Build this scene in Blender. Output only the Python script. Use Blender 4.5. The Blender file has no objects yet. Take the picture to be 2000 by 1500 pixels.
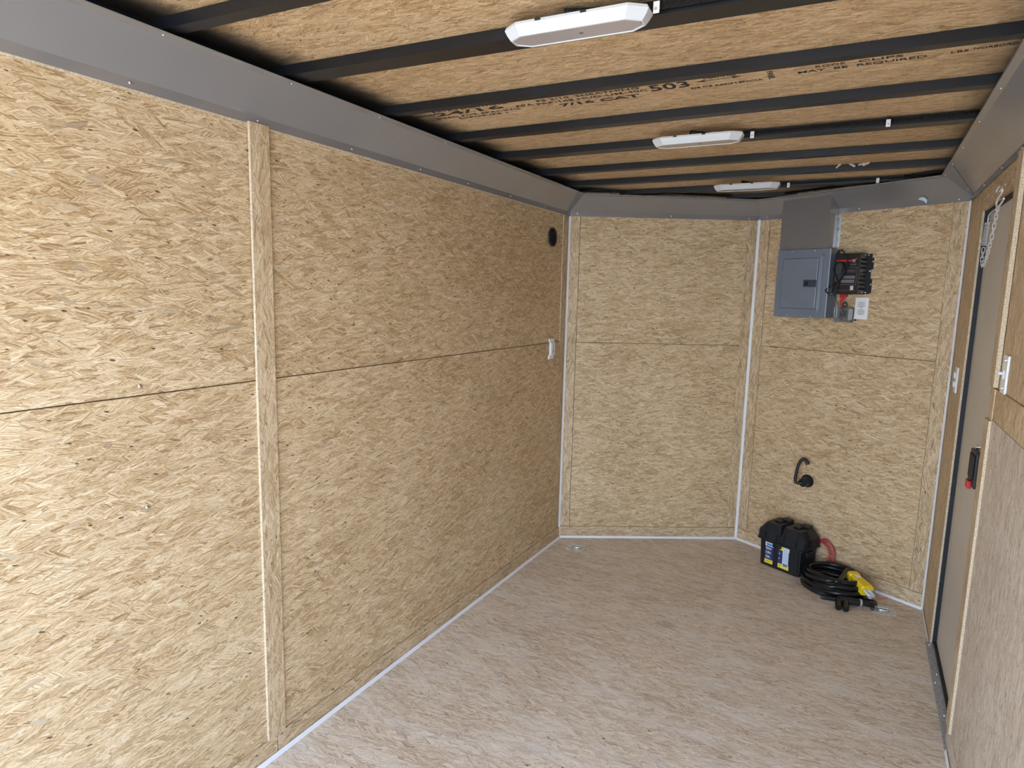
import bpy, bmesh, math, random
from mathutils import Matrix, Vector
random.seed(7)
sc = bpy.context.scene
COL = sc.collection
PI = math.pi

# ------------------------------------------------------------------ camera
CX, CY_, CZ, YAW, PIT, ROL, FPX = 1.54562, -3.49714, 1.49123, -0.49665, -0.14024, 0.0237, 1252.756
f = Vector((math.sin(YAW)*math.cos(PIT), math.cos(YAW)*math.cos(PIT), math.sin(PIT)))
r0 = Vector((math.cos(YAW), -math.sin(YAW), 0))
u0 = r0.cross(f)
rr = math.cos(ROL)*r0 + math.sin(ROL)*u0
uu = -math.sin(ROL)*r0 + math.cos(ROL)*u0
cam_d = bpy.data.cameras.new('camera')
cam = bpy.data.objects.new('camera', cam_d)
COL.objects.link(cam)
m = Matrix.Identity(4)
for i in range(3):
    m[i][0] = rr[i]; m[i][1] = uu[i]; m[i][2] = -f[i]
m[0][3], m[1][3], m[2][3] = CX, CY_, CZ
cam.matrix_world = m
cam_d.sensor_fit = 'HORIZONTAL'
cam_d.sensor_width = 36.0
cam_d.lens = FPX*36.0/2000.0
cam_d.clip_start = 0.02
sc.camera = cam

# ------------------------------------------------------------------ light
world = bpy.data.worlds.new('world')
sc.world = world
world.use_nodes = True
wn = world.node_tree.nodes; wl = world.node_tree.links
bg = wn['Background']
tcw = wn.new('ShaderNodeTexCoord'); sx = wn.new('ShaderNodeSeparateXYZ'); rp = wn.new('ShaderNodeValToRGB')
wl.new(tcw.outputs['Generated'], sx.inputs[0]); wl.new(sx.outputs['Z'], rp.inputs[0])
rp.color_ramp.elements[0].position = 0.0; rp.color_ramp.elements[0].color = (0.76, 0.88, 1.0, 1)
rp.color_ramp.elements[1].position = 0.85; rp.color_ramp.elements[1].color = (0.30, 0.43, 0.72, 1)
_e = rp.color_ramp.elements.new(0.45); _e.color = (0.56, 0.72, 1.0, 1)
wl.new(rp.outputs[0], bg.inputs[0])
bg.inputs[1].default_value = 4.6
sun_d = bpy.data.lights.new('sun', 'SUN'); sun_d.energy = 8.5; sun_d.angle = math.radians(0.6)
sun_d.color = (1.0, 0.95, 0.87)
sun = bpy.data.objects.new('sun', sun_d); COL.objects.link(sun)
# high sun from the front and side of the trailer: it lights the ground behind, not the inside
sun.rotation_euler = Vector((-0.55, -0.35, -0.8)).to_track_quat('-Z', 'Y').to_euler()
sc.view_settings.view_transform = 'Standard'
sc.view_settings.look = 'None'
sc.view_settings.exposure = 0.86
sc.view_settings.gamma = 1.0
sc.view_settings.use_curve_mapping = False
sc.cycles.max_bounces = 7
sc.cycles.diffuse_bounces = 6
sc.cycles.glossy_bounces = 3

# ------------------------------------------------------------------ room numbers
W, D, BX, CYR = 1.92757, 0.57342, 0.96235, 0.08792
REAR = -3.75
ZC = 2.09            # underside of the roof boards
ZB = 2.063           # underside of the roof bows
def frame(o, u):
    u = Vector(u).normalized()
    y = Vector((0, 0, 1)).cross(u)          # outward; -y points into the room
    M = Matrix.Identity(4)
    for i in range(3):
        M[i][0] = u[i]; M[i][1] = y[i]; M[i][2] = (0, 0, 1)[i]; M[i][3] = o[i]
    return M
FL = frame((0, 0, 0), (0, 1, 0))                       # left wall, s = y
FNL = frame((0, 0, 0), (BX, D, 0))                     # left nose wall
FNR = frame((BX, D, 0), (W-BX, CYR-D, 0))              # right nose wall
FR = frame((W, 0, 0), (0, -1, 0))                      # right wall, s = -y
LNL = math.hypot(BX, D); LNR = math.hypot(W-BX, CYR-D)
I4 = Matrix.Identity(4)

# ------------------------------------------------------------------ materials
def newmat(name):
    mt = bpy.data.materials.new(name); mt.use_nodes = True
    return mt, mt.node_tree.nodes, mt.node_tree.links, mt.node_tree.nodes['Principled BSDF']
def plain(name, col, rough=0.5, metal=0.0, spec=0.5, noise=0.0, nscale=40, trans=0.0, ior=1.45, alpha=1.0, coat=0.0):
    mt, n, l, b = newmat(name)
    b.inputs['Base Color'].default_value = (*col, 1)
    b.inputs['Roughness'].default_value = rough
    b.inputs['Metallic'].default_value = metal
    b.inputs['Specular IOR Level'].default_value = spec
    b.inputs['Transmission Weight'].default_value = trans
    b.inputs['IOR'].default_value = ior
    b.inputs['Coat Weight'].default_value = coat
    if noise > 0:
        tc = n.new('ShaderNodeTexCoord'); nz = n.new('ShaderNodeTexNoise'); nz.inputs['Scale'].default_value = nscale
        nz.inputs['Detail'].default_value = 4
        l.new(tc.outputs['Object'], nz.inputs['Vector'])
        mr = n.new('ShaderNodeMapRange'); mr.inputs[1].default_value = .3; mr.inputs[2].default_value = .7
        mr.inputs[3].default_value = 1-noise; mr.inputs[4].default_value = 1+noise
        l.new(nz.outputs[0], mr.inputs[0])
        mx = n.new('ShaderNodeMix'); mx.data_type = 'RGBA'; mx.blend_type = 'MULTIPLY'; mx.inputs[0].default_value = 1
        mx.inputs[6].default_value = (*col, 1); l.new(mr.outputs[0], mx.inputs[7])
        l.new(mx.outputs[2], b.inputs['Base Color'])
        m2 = n.new('ShaderNodeMapRange'); m2.inputs[3].default_value = max(0.02, rough-noise*.5); m2.inputs[4].default_value = rough+noise*.5
        l.new(nz.outputs[0], m2.inputs[0]); l.new(m2.outputs[0], b.inputs['Roughness'])
    return mt

def osb_group():
    g = bpy.data.node_groups.new('strand_board', 'ShaderNodeTree')
    g.interface.new_socket('Vector', in_out='INPUT', socket_type='NodeSocketVector')
    g.interface.new_socket('Fac', in_out='OUTPUT', socket_type='NodeSocketFloat')
    g.interface.new_socket('Grey', in_out='OUTPUT', socket_type='NodeSocketFloat')
    g.interface.new_socket('Red', in_out='OUTPUT', socket_type='NodeSocketFloat')
    g.interface.new_socket('Dark', in_out='OUTPUT', socket_type='NodeSocketFloat')
    g.interface.new_socket('Height', in_out='OUTPUT', socket_type='NodeSocketFloat')
    n, l = g.nodes, g.links
    gi = n.new('NodeGroupInput'); go = n.new('NodeGroupOutput')
    def math_(op, a, b=None, c=None, clamp=False):
        x = n.new('ShaderNodeMath'); x.operation = op; x.use_clamp = clamp
        for i, v in enumerate((a, b, c)):
            if v is None: continue
            if isinstance(v, (int, float)): x.inputs[i].default_value = v
            else: l.new(v, x.inputs[i])
        return x.outputs[0]
    def vmul(v, s):
        x = n.new('ShaderNodeVectorMath'); x.operation = 'MULTIPLY'; l.new(v, x.inputs[0]); x.inputs[1].default_value = s
        return x.outputs[0]
    def vadd(a, b):
        x = n.new('ShaderNodeVectorMath'); x.operation = 'ADD'; l.new(a, x.inputs[0])
        if isinstance(b, tuple): x.inputs[1].default_value = b
        else: l.new(b, x.inputs[1])
        return x.outputs[0]
    def noise(v, scale, detail=3, rough=.55, dist=0):
        x = n.new('ShaderNodeTexNoise'); x.inputs['Scale'].default_value = scale; x.inputs['Detail'].default_value = detail
        x.inputs['Roughness'].default_value = rough; x.inputs['Distortion'].default_value = dist; l.new(v, x.inputs['Vector']); return x
    def rot(v, ang):
        x = n.new('ShaderNodeVectorRotate'); x.rotation_type = 'Z_AXIS'; l.new(v, x.inputs['Vector'])
        if isinstance(ang, float): x.inputs['Angle'].default_value = ang
        else: l.new(ang, x.inputs['Angle'])
        return x.outputs[0]
    V = gi.outputs[0]
    warp = vmul(vadd(noise(V, 9, 2).outputs['Color'], (-.5, -.5, -.5)), (.014, .012, 0))
    warp2 = vmul(vadd(noise(V, 55, 2).outputs['Color'], (-.5, -.5, -.5)), (.004, .004, 0))
    P = vadd(vadd(V, warp), warp2)
    fac = None; grey = None; red = None
    layers = [(0.06, 11., 60., (0, 0, 0), 0.0), (0.02, 6., 38., (5.3, 6.1, 0), .72), (-0.38, 13., 75., (3.7, 1.2, 0), .5), (0.45, 15., 85., (8.1, 5.5, 0), .6), (-.10, 19., 120., (2.1, 9.5, 0), .5)]
    for ang, sx_, sy_, off, cov in layers:
        Q = rot(vadd(P, off), ang)
        vo = n.new('ShaderNodeTexVoronoi'); vo.voronoi_dimensions = '2D'; vo.feature = 'F1'
        vo.inputs['Scale'].default_value = 1.0
        l.new(vmul(Q, (sx_, sy_, 1)), vo.inputs['Vector'])
        sep = n.new('ShaderNodeSeparateColor'); l.new(vo.outputs['Color'], sep.inputs[0])
        R_, G_, B_ = sep.outputs
        a2 = math_('MULTIPLY_ADD', R_, .9, -.45)
        Gv = vmul(rot(Q, a2), (9, 330, 1))
        gr = noise(Gv, 1.0, 2, .6).outputs[0]
        gw = math_('MULTIPLY_ADD', gr, 1.9, -.95)              # grain -.5...5
        val = math_('ADD', math_('MULTIPLY_ADD', G_, .34, .33), math_('MULTIPLY', gw, 1.1))
        gy = math_('GREATER_THAN', B_, .986)
        gy = math_('MULTIPLY', gy, math_('MULTIPLY_ADD', gr, 5.0, -2.1, True))
        rd = math_('MULTIPLY', math_('GREATER_THAN', R_, .93), math_('MULTIPLY_ADD', gr, 2, -.5, True))
        if fac is None:
            fac, grey, red = val, gy, rd
        else:
            # strand covers where its random value is high; its ends are torn by the distance
            edge = math_('LESS_THAN', vo.outputs['Distance'], .62)
            mask = math_('MULTIPLY', math_('GREATER_THAN', B_, cov), edge)
            def mixf(a, b):
                x = n.new('ShaderNodeMix'); l.new(mask, x.inputs[0]); l.new(a, x.inputs[2]); l.new(b, x.inputs[3]); return x.outputs[0]
            fac, grey, red = mixf(fac, val), mixf(grey, gy), mixf(red, rd)
    big = noise(V, 2.2, 2).outputs[0]
    fine = noise(vmul(V, (120, 420, 1)), 1.0, 2).outputs[0]
    fac = math_('ADD', fac, math_('MULTIPLY_ADD', big, .35, -.175))
    fac = math_('ADD', fac, math_('MULTIPLY_ADD', fine, .7, -.35))
    # dark slivers and knots
    dv = n.new('ShaderNodeTexVoronoi'); dv.voronoi_dimensions = '2D'; dv.inputs['Scale'].default_value = 1
    l.new(vmul(rot(P, .2), (42, 125, 1)), dv.inputs['Vector'])
    ds = n.new('ShaderNodeSeparateColor'); l.new(dv.outputs['Color'], ds.inputs[0])
    dsz = math_('MULTIPLY', ds.outputs[1], .3)
    dk = math_('MULTIPLY', math_('GREATER_THAN', ds.outputs[0], .975), math_('LESS_THAN', dv.outputs['Distance'], dsz))
    dl = n.new('ShaderNodeTexVoronoi'); dl.voronoi_dimensions = '2D'; dl.inputs['Scale'].default_value = 1
    l.new(vmul(rot(P, -.25), (34, 220, 1)), dl.inputs['Vector'])
    dls = n.new('ShaderNodeSeparateColor'); l.new(dl.outputs['Color'], dls.inputs[0])
    dk2 = math_('MULTIPLY', math_('MULTIPLY', math_('GREATER_THAN', dls.outputs[0], .94), math_('LESS_THAN', dl.outputs['Distance'], math_('MULTIPLY', dls.outputs[1], .34))), .6)
    dk = math_('MAXIMUM', dk, dk2)
    l.new(fac, go.inputs['Fac']); l.new(grey, go.inputs['Grey']); l.new(red, go.inputs['Red']); l.new(dk, go.inputs['Dark']); l.new(fac, go.inputs['Height'])
    return g
OSBG = osb_group()
def osb(name, lo, mid, hi, rough=.55, bump=.25, dark_sides=False, scale=1.0, sheen=False, spec=.45, dusty=False):
    mt, n, l, b = newmat(name)
    uv = n.new('ShaderNodeUVMap'); uv.uv_map = 'uv'
    mp = n.new('ShaderNodeMapping'); mp.inputs['Scale'].default_value = (scale, scale, scale)
    l.new(uv.outputs[0], mp.inputs[0])
    g = n.new('ShaderNodeGroup'); g.node_tree = OSBG; l.new(mp.outputs[0], g.inputs[0])
    rp = n.new('ShaderNodeValToRGB'); cr = rp.color_ramp
    cr.elements[0].position = .05; cr.elements[0].color = (*lo, 1)
    cr.elements[1].position = .95; cr.elements[1].color = (*hi, 1)
    e = cr.elements.new(.45); e.color = (*mid, 1)
    l.new(g.outputs['Fac'], rp.inputs[0])
    def mix(fac, a, col, amt=1.0):
        mm = n.new('ShaderNodeMath'); mm.operation = 'MULTIPLY'; mm.use_clamp = True; l.new(fac, mm.inputs[0]); mm.inputs[1].default_value = amt
        x = n.new('ShaderNodeMix'); x.data_type = 'RGBA'; l.new(mm.outputs[0], x.inputs[0]); l.new(a, x.inputs[6])
        if isinstance(col, tuple): x.inputs[7].default_value = (*col, 1)
        else: l.new(col, x.inputs[7])
        return x.outputs[2]
    c = rp.outputs[0]
    c = mix(g.outputs['Red'], c, (mid[0]*.85, mid[1]*.68, mid[2]*.5), .4)
    c = mix(g.outputs['Grey'], c, (.24, .22, .20), .6)
    c = mix(g.outputs['Dark'], c, (.05, .03, .022), .9)
    if dusty:                                   # pale scuffs and drag marks of dust
        tc = n.new('ShaderNodeTexCoord'); mp3 = n.new('ShaderNodeMapping'); mp3.inputs['Scale'].default_value = (1.6, 5.0, 1)
        mp3.inputs['Rotation'].default_value = (0, 0, .4)
        l.new(tc.outputs['Object'], mp3.inputs[0])
        nz = n.new('ShaderNodeTexNoise'); nz.inputs['Scale'].default_value = 2.2; nz.inputs['Detail'].default_value = 7; nz.inputs['Roughness'].default_value = .62
        l.new(mp3.outputs[0], nz.inputs['Vector'])
        mr = n.new('ShaderNodeMapRange'); mr.inputs[1].default_value = .46; mr.inputs[2].default_value = .68; l.new(nz.outputs[0], mr.inputs[0])
        c = mix(mr.outputs[0], c, (.82, .80, .76), .42)
    if dark_sides:                                   # near-black blended in along the left side, with a soft noisy edge
        tc = n.new('ShaderNodeTexCoord'); sp = n.new('ShaderNodeSeparateXYZ'); l.new(tc.outputs['Object'], sp.inputs[0])
        nz = n.new('ShaderNodeTexNoise'); nz.inputs['Scale'].default_value = 12; nz.inputs['Detail'].default_value = 5; l.new(tc.outputs['Object'], nz.inputs['Vector'])
        ad = n.new('ShaderNodeMath'); ad.operation = 'MULTIPLY_ADD'; l.new(nz.outputs[0], ad.inputs[0]); ad.inputs[1].default_value = .10; l.new(sp.outputs['X'], ad.inputs[2])
        mr = n.new('ShaderNodeMapRange'); mr.interpolation_type = 'SMOOTHSTEP'
        mr.inputs[1].default_value = .15; mr.inputs[2].default_value = .30; mr.inputs[3].default_value = 1; mr.inputs[4].default_value = 0
        l.new(ad.outputs[0], mr.inputs[0])
        c = mix(mr.outputs[0], c, (.012, .011, .010), .97)
        # weaker dark brown blended in towards the right side
        mr2 = n.new('ShaderNodeMapRange'); mr2.interpolation_type = 'SMOOTHSTEP'
        mr2.inputs[1].default_value = 1.74; mr2.inputs[2].default_value = 1.90; mr2.inputs[3].default_value = 0; mr2.inputs[4].default_value = .75
        l.new(ad.outputs[0], mr2.inputs[0])
        c = mix(mr2.outputs[0], c, (.06, .045, .03), 1.0)
    l.new(c, b.inputs['Base Color'])
    b.inputs['Roughness'].default_value = rough
    b.inputs['Specular IOR Level'].default_value = spec
    bm_ = n.new('ShaderNodeBump'); bm_.inputs['Strength'].default_value = bump; bm_.inputs['Distance'].default_value = .0015
    nb = n.new('ShaderNodeTexNoise'); nb.inputs['Scale'].default_value = 1; nb.inputs['Detail'].default_value = 2
    mb_ = n.new('ShaderNodeMapping'); mb_.inputs['Scale'].default_value = (60, 260, 1); l.new(uv.outputs[0], mb_.inputs[0]); l.new(mb_.outputs[0], nb.inputs['Vector'])
    l.new(nb.outputs[0], bm_.inputs['Height']); l.new(bm_.outputs[0], b.inputs['Normal'])
    return mt
M = {}
M['osb'] = osb('strand_board_wall', (.26, .155, .068), (.525, .378, .212), (.785, .655, .465))
M['osb_strip'] = osb('strand_board_strip', (.26, .165, .08), (.515, .38, .225), (.76, .64, .465))
M['osb_ceiling'] = osb('strand_board_ceiling', (.21, .11, .045), (.55, .375, .20), (.82, .65, .43), dark_sides=True, scale=1.15)
M['osb_floor'] = osb('strand_board_floor', (.34, .25, .165), (.645, .535, .40), (.87, .79, .675), rough=.42, bump=.15, spec=.45, dusty=True)
M['osb_pale'] = osb('strand_board_pale', (.29, .23, .17), (.56, .475, .38), (.78, .70, .60))
M['osb_edge'] = plain('strand_board_cut_edge', (.58, .48, .35), .8, noise=.35, nscale=220)
M['gap'] = plain('dark_gap', (.07, .045, .028), .9)
M['steel_black'] = plain('black_painted_steel', (.009, .010, .013), .36, 0, .5, noise=.12, nscale=6)
M['flash'] = plain('grey_taupe_sheet_metal', (.34, .34, .35), .2, .5, .5, noise=.04, nscale=3)
M['zinc'] = plain('galvanized_steel', (.66, .70, .72), .3, .75, noise=.2, nscale=55)
M['sill'] = plain('galvanized_threshold', (.42, .45, .47), .36, .55, noise=.3, nscale=90)
M['chain'] = plain('bright_zinc', (.88, .90, .94), .35, .55)
M['screw'] = plain('zinc_screw_head', (.85, .88, .92), .18, 1.0)
M['white_trim'] = plain('white_metal_trim', (.78, .80, .84), .4)
M['white'] = plain('white_plastic', (.82, .84, .86), .35)
M['white_fix'] = plain('white_fixture_plastic', (.62, .65, .68), .38)
M['black'] = plain('black_plastic', (.011, .013, .018), .45, noise=.1, nscale=30)
M['black_gloss'] = plain('black_cable_jacket', (.010, .011, .013), .25)
M['rubber'] = plain('black_rubber_gasket', (.010, .012, .018), .6)
M['panel'] = plain('grey_enamelled_steel', (.19, .225, .28), .33, .15, noise=.05, nscale=8)
M['panel_dark'] = plain('dark_grey_latch', (.045, .06, .085), .4)
M['cover'] = plain('grey_bent_sheet_metal', (.28, .275, .28), .3, .5, noise=.04, nscale=6)
M['conv'] = plain('black_textured_housing', (.018, .018, .020), .42, noise=.1, nscale=60)
M['red'] = plain('red_plastic', (.55, .02, .03), .4)
M['red_cable'] = plain('red_cable_jacket', (.5, .06, .07), .4)
M['yellow'] = plain('yellow_plastic', (.85, .62, .02), .4)
M['clear'] = plain('clear_plastic', (.9, .92, .94), .06, 0, .5, trans=.93, ior=1.25)
M['smoke'] = plain('smoky_plastic', (.16, .16, .17), .2)
M['door'] = plain('beige_grey_door_skin', (.60, .56, .495), .45, .1, noise=.05, nscale=4)
M['ink'] = plain('black_stamp_ink', (.035, .03, .03), .8)
M['print_white'] = plain('white_print', (.6, .62, .65), .5)
M['print_grey'] = plain('grey_print', (.16, .17, .2), .5)
M['print_red'] = plain('red_print', (.7, .04, .03), .5)
M['print_tan'] = plain('tan_print', (.35, .22, .14), .5)
M['lab_yellow'] = plain('yellow_label', (.85, .72, .05), .45)
M['lab_blue'] = plain('dark_blue_label', (.025, .045, .16), .45)
M['lab_white'] = plain('white_label', (.62, .72, .85), .45)
M['lab_sky'] = plain('blue_label_print', (.05, .28, .62), .45)
M['concrete'] = plain('pale_concrete', (.52, .47, .40), .85, noise=.15, nscale=3)
M['roofskin'] = plain('white_roof_skin', (.6, .6, .6), .6)
def lens_mat():
    mt, n, l, b = newmat('led_lens')
    tc = n.new('ShaderNodeTexCoord'); mp = n.new('ShaderNodeMapping'); mp.inputs['Scale'].default_value = (48, 48, 48)
    l.new(tc.outputs['Object'], mp.inputs[0])
    vo = n.new('ShaderNodeTexVoronoi'); vo.inputs['Scale'].default_value = 1; vo.inputs['Randomness'].default_value = .35
    l.new(mp.outputs[0], vo.inputs['Vector'])
    rp = n.new('ShaderNodeValToRGB'); rp.color_ramp.elements[0].position = .14; rp.color_ramp.elements[0].color = (.17, .15, .15, 1)
    rp.color_ramp.elements[1].position = .26; rp.color_ramp.elements[1].color = (.42, .38, .38, 1)
    l.new(vo.outputs['Distance'], rp.inputs[0]); l.new(rp.outputs[0], b.inputs['Base Color'])
    b.inputs['Roughness'].default_value = .16; b.inputs['Coat Weight'].default_value = .5
    return mt
M['lens'] = lens_mat()

# ------------------------------------------------------------------ mesh building
class MB:
    def __init__(s): s.bm = bmesh.new()
    def box(s, x0, x1, y0, y1, z0, z1, bev=0, seg=2, mat=None):
        b = bmesh.new()
        bmesh.ops.create_cube(b, size=1)
        for v in b.verts:
            v.co = Vector(((x0+x1)/2+v.co.x*(x1-x0), (y0+y1)/2+v.co.y*(y1-y0), (z0+z1)/2+v.co.z*(z1-z0)))
        if bev > 0:
            bmesh.ops.bevel(b, geom=list(b.edges), offset=bev, segments=seg, affect='EDGES', profile=.5)
        return s._add(b, mat)
    def _add(s, b, mat=None):
        if mat is not None: b.transform(mat)
        me = bpy.data.meshes.new('t'); b.to_mesh(me); b.free(); s.bm.from_mesh(me); bpy.data.meshes.remove(me)
        return s
    def poly(s, pts, vec, mat=None):
        """prism: polygon pts (3d) extruded along vec"""
        b = bmesh.new(); vec = Vector(vec)
        a = [b.verts.new(Vector(p)) for p in pts]; c = [b.verts.new(Vector(p)+vec) for p in pts]
        n = len(a)
        b.faces.new(a); b.faces.new(list(reversed(c)))
        for i in range(n): b.faces.new((a[i], c[i], c[(i+1) % n], a[(i+1) % n]))
        bmesh.ops.recalc_face_normals(b, faces=b.faces)
        return s._add(b, mat)
    def frustum(s, rings, mat=None, cap=True):
        """stack of equal-length point rings"""
        b = bmesh.new(); vs = [[b.verts.new(Vector(p)) for p in rg] for rg in rings]
        n = len(rings[0])
        for i in range(len(vs)-1):
            for j in range(n): b.faces.new((vs[i][j], vs[i][(j+1) % n], vs[i+1][(j+1) % n], vs[i+1][j]))
        if cap: b.faces.new(list(reversed(vs[0]))); b.faces.new(vs[-1])
        bmesh.ops.recalc_face_normals(b, faces=b.faces)
        return s._add(b, mat)
    def tube(s, pts, r, n=10, closed=False, rad=None):
        pts = [Vector(p) for p in pts]; b = bmesh.new(); rings = []
        N = len(pts); up = None
        for i, p in enumerate(pts):
            if closed: t = pts[(i+1) % N]-pts[i-1]
            else: t = pts[min(i+1, N-1)]-pts[max(i-1, 0)]
            t.normalize()
            if up is None:
                up = Vector((0, 0, 1)) if abs(t.z) < .9 else Vector((1, 0, 0))
            a = (up - t*up.dot(t)).normalized(); up = a; c = t.cross(a)
            R = r if rad is None else rad[i]
            rings.append([b.verts.new(p+(a*math.cos(2*PI*k/n)+c*math.sin(2*PI*k/n))*R) for k in range(n)])
        for i in range(N if closed else N-1):
            A, Bb = rings[i], rings[(i+1) % N]
            for k in range(n): b.faces.new((A[k], A[(k+1) % n], Bb[(k+1) % n], Bb[k]))
        if not closed: b.faces.new(list(reversed(rings[0]))); b.faces.new(rings[-1])
        bmesh.ops.recalc_face_normals(b, faces=b.faces)
        return s._add(b)
    def cyl(s, p0, p1, r, n=24, r2=None):
        return s.tube([p0, p1], r, n, rad=[r, r if r2 is None else r2])
    def build(s, name, mat, parent=None, M_=None, smooth=False, uvrot=False, kind=None, uvoff=None):
        me = bpy.data.meshes.new(name); bm = s.bm
        uv = bm.loops.layers.uv.new('uv')
        ox, oy = uvoff if uvoff else (random.uniform(0, 40), random.uniform(0, 40))
        for fc in bm.faces:
            nn = fc.normal if fc.normal.length > 0 else Vector((0, 0, 1)); fc.smooth = smooth
            ax = max(range(3), key=lambda i: abs(nn[i]))
            for lp in fc.loops:
                c = lp.vert.co
                q = (c.y, c.z) if ax == 0 else ((c.x, c.z) if ax == 1 else (c.x, c.y))
                if uvrot: q = (q[1], q[0])
                lp[uv].uv = (q[0]+ox, q[1]+oy)
        bm.to_mesh(me); bm.free()
        me.materials.append(mat)
        o = bpy.data.objects.new(name, me); COL.objects.link(o)
        if M_ is not None: o.matrix_world = M_
        if parent is not None:
            o.parent = parent
            o.matrix_parent_inverse = Matrix.Identity(4)
            if M_ is not None: o.matrix_local = M_
        if smooth:
            for p in me.polygons: p.use_smooth = True
            md = o.modifiers.new('n', 'EDGE_SPLIT'); md.split_angle = math.radians(35)
        if kind: o['kind'] = kind
        return o
def thing(name, label, cat, Mx=I4, group=None):
    o = bpy.data.objects.new(name, None); COL.objects.link(o); o.empty_display_size = .05
    o.matrix_world = Mx; o['label'] = label; o['category'] = cat
    if group: o['group'] = group
    return o
def tag(o, label, cat, group=None):
    o['label'] = label; o['category'] = cat
    if group: o['group'] = group
    return o
def T(x, y, z): return Matrix.Translation((x, y, z))
def spline(pts, n=8, closed=False):
    P = [Vector(p) for p in pts]; out = []; N = len(P)
    for i in range(N if closed else N-1):
        a = P[(i-1) % N] if closed or i > 0 else P[0]; b = P[i]; c = P[(i+1) % N]
        d = P[(i+2) % N] if closed or i+2 < N else P[-1]
        for k in range(n):
            t = k/n
            out.append(.5*((2*b)+(-a+c)*t+(2*a-5*b+4*c-d)*t*t+(-a+3*b-3*c+d)*t**3))
    if not closed: out.append(P[-1])
    return out
def text_obj(name, s, size, mat, parent, Mx, depth=.0003, width=None, align='LEFT', bold=0.0):
    cu = bpy.data.curves.new(name, 'FONT'); cu.body = s; cu.size = size; cu.extrude = depth; cu.align_x = align; cu.offset = bold
    cu.resolution_u = 2
    t = bpy.data.objects.new('tmp', cu); COL.objects.link(t)
    dg = bpy.context.evaluated_depsgraph_get(); dg.update()
    me = bpy.data.meshes.new_from_object(t.evaluated_get(dg))
    bpy.data.objects.remove(t); bpy.data.curves.remove(cu)
    if width:
        w = max(v.co.x for v in me.vertices)-min(v.co.x for v in me.vertices)
        for v in me.vertices: v.co.x *= width/w
    me.materials.clear(); me.materials.append(mat); me.name = name
    o = bpy.data.objects.new(name, me); COL.objects.link(o); o.parent = parent; o.matrix_local = Mx
    return o
# text matrices: wall text reads along +x with up +z and faces -y
WT = Matrix(((1, 0, 0, 0), (0, 0, -1, 0), (0, 1, 0, 0), (0, 0, 0, 1)))

# ================================================================== STRUCTURE
# ---- floor (five-sided, with the nose)
fp = [(-.03, REAR, 0), (W+.055, REAR, 0), (W+.055, CYR, 0), (BX, D+.03, 0), (-.03, 0, 0)]
floor = MB().poly([(x, y, -.03) for x, y, _ in fp], (0, 0, .03)).build('floor', M['osb_floor'], kind='structure')
# ---- ceiling boards
cp = [(-.03, REAR, ZC), (W+.03, REAR, ZC), (W+.03, CYR, ZC), (BX, D+.03, ZC), (-.03, 0, ZC)]
ceiling = MB().poly(cp, (0, 0, .012)).build('ceiling', M['osb_ceiling'], kind='structure')
MB().poly([(x, y, ZC+.014) for x, y, _ in cp], (0, 0, .02)).build('roof_skin', M['roofskin'], ceiling)

def sheet(name, x0, x1, z0, z1, par, proud, mat='osb', uvrot=False, thick=.010):
    return MB().box(x0, x1, -proud, thick, z0, z1).build(name, M[mat], par, uvrot=uvrot)
# ---- left wall
wl_ = MB().box(REAR, 0.0, .010, .030, 0, ZC-.001).build('wall_left', M['gap'], kind='structure'); wl_.matrix_world = FL
sheet('upper_sheet', REAR, -2.19, 1.222, ZC-.002, wl_, 0)
sheet('upper_sheet', -2.186, -.078, 1.222, ZC-.002, wl_, 0)
sheet('lower_sheet', REAR, -2.19, .072, 1.2195, wl_, .005)
sheet('lower_sheet', -2.186, -.078, .072, 1.2195, wl_, .005)
sheet('base_strip', REAR, -2.19, 0, .070, wl_, .009, 'osb_strip')
sheet('base_strip', -2.186, -.0, 0, .070, wl_, .009, 'osb_strip')
MB().box(-2.222, -2.158, -.013, -.0051, .070, 1.945).build('batten', M['osb_strip'], wl_, uvrot=True)
MB().box(-2.2245, -2.222, -.013, -.0051, .070, 1.945).build('batten_cut_edge', M['osb_edge'], wl_)
sheet('corner_strip', -.076, -.0, .072, ZC-.002, wl_, .001, 'osb_strip', True)
MB().box(-.0795, -.0765, -.0035, .0, .085, 1.94).build('cut_edge', M['osb_edge'], wl_)
MB().box(REAR, -.08, -.0035, .001, 1.936, 1.9415).build('top_cut_edge', M['osb_edge'], wl_)
# ---- nose walls
wn1 = MB().box(0, LNL, .010, .030, 0, ZC-.001).build('wall_front_left', M['gap'], kind='structure'); wn1.matrix_world = FNL
sheet('corner_strip', 0, .066, .076, ZC-.002, wn1, .001, 'osb_strip', True)
sheet('upper_sheet', .0685, 1.052, 1.2145, ZC-.002, wn1, 0)
sheet('lower_sheet', .0685, 1.052, .0745, 1.212, wn1, .0015)
sheet('apex_strip', 1.0525, LNL, .076, ZC-.002, wn1, .001, 'osb_strip', True)
sheet('base_strip', 0, LNL, 0, .0725, wn1, .002, 'osb_strip')
wn2 = MB().box(0, LNR, .010, .030, 0, ZC-.001).build('wall_front_right', M['gap'], kind='structure'); wn2.matrix_world = FNR
sheet('apex_strip', 0, .0725, .079, ZC-.002, wn2, .003, 'osb_strip', True)
sheet('upper_sheet', .075, 1.008, 1.2205, ZC-.002, wn2, 0)
sheet('lower_sheet', .075, 1.008, .0785, 1.218, wn2, .0015)
sheet('corner_strip', 1.0095, LNR, .079, ZC-.002, wn2, .001, 'osb_strip', True)
sheet('base_strip', 0, LNR, 0, .0765, wn2, .0025, 'osb_strip')
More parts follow.
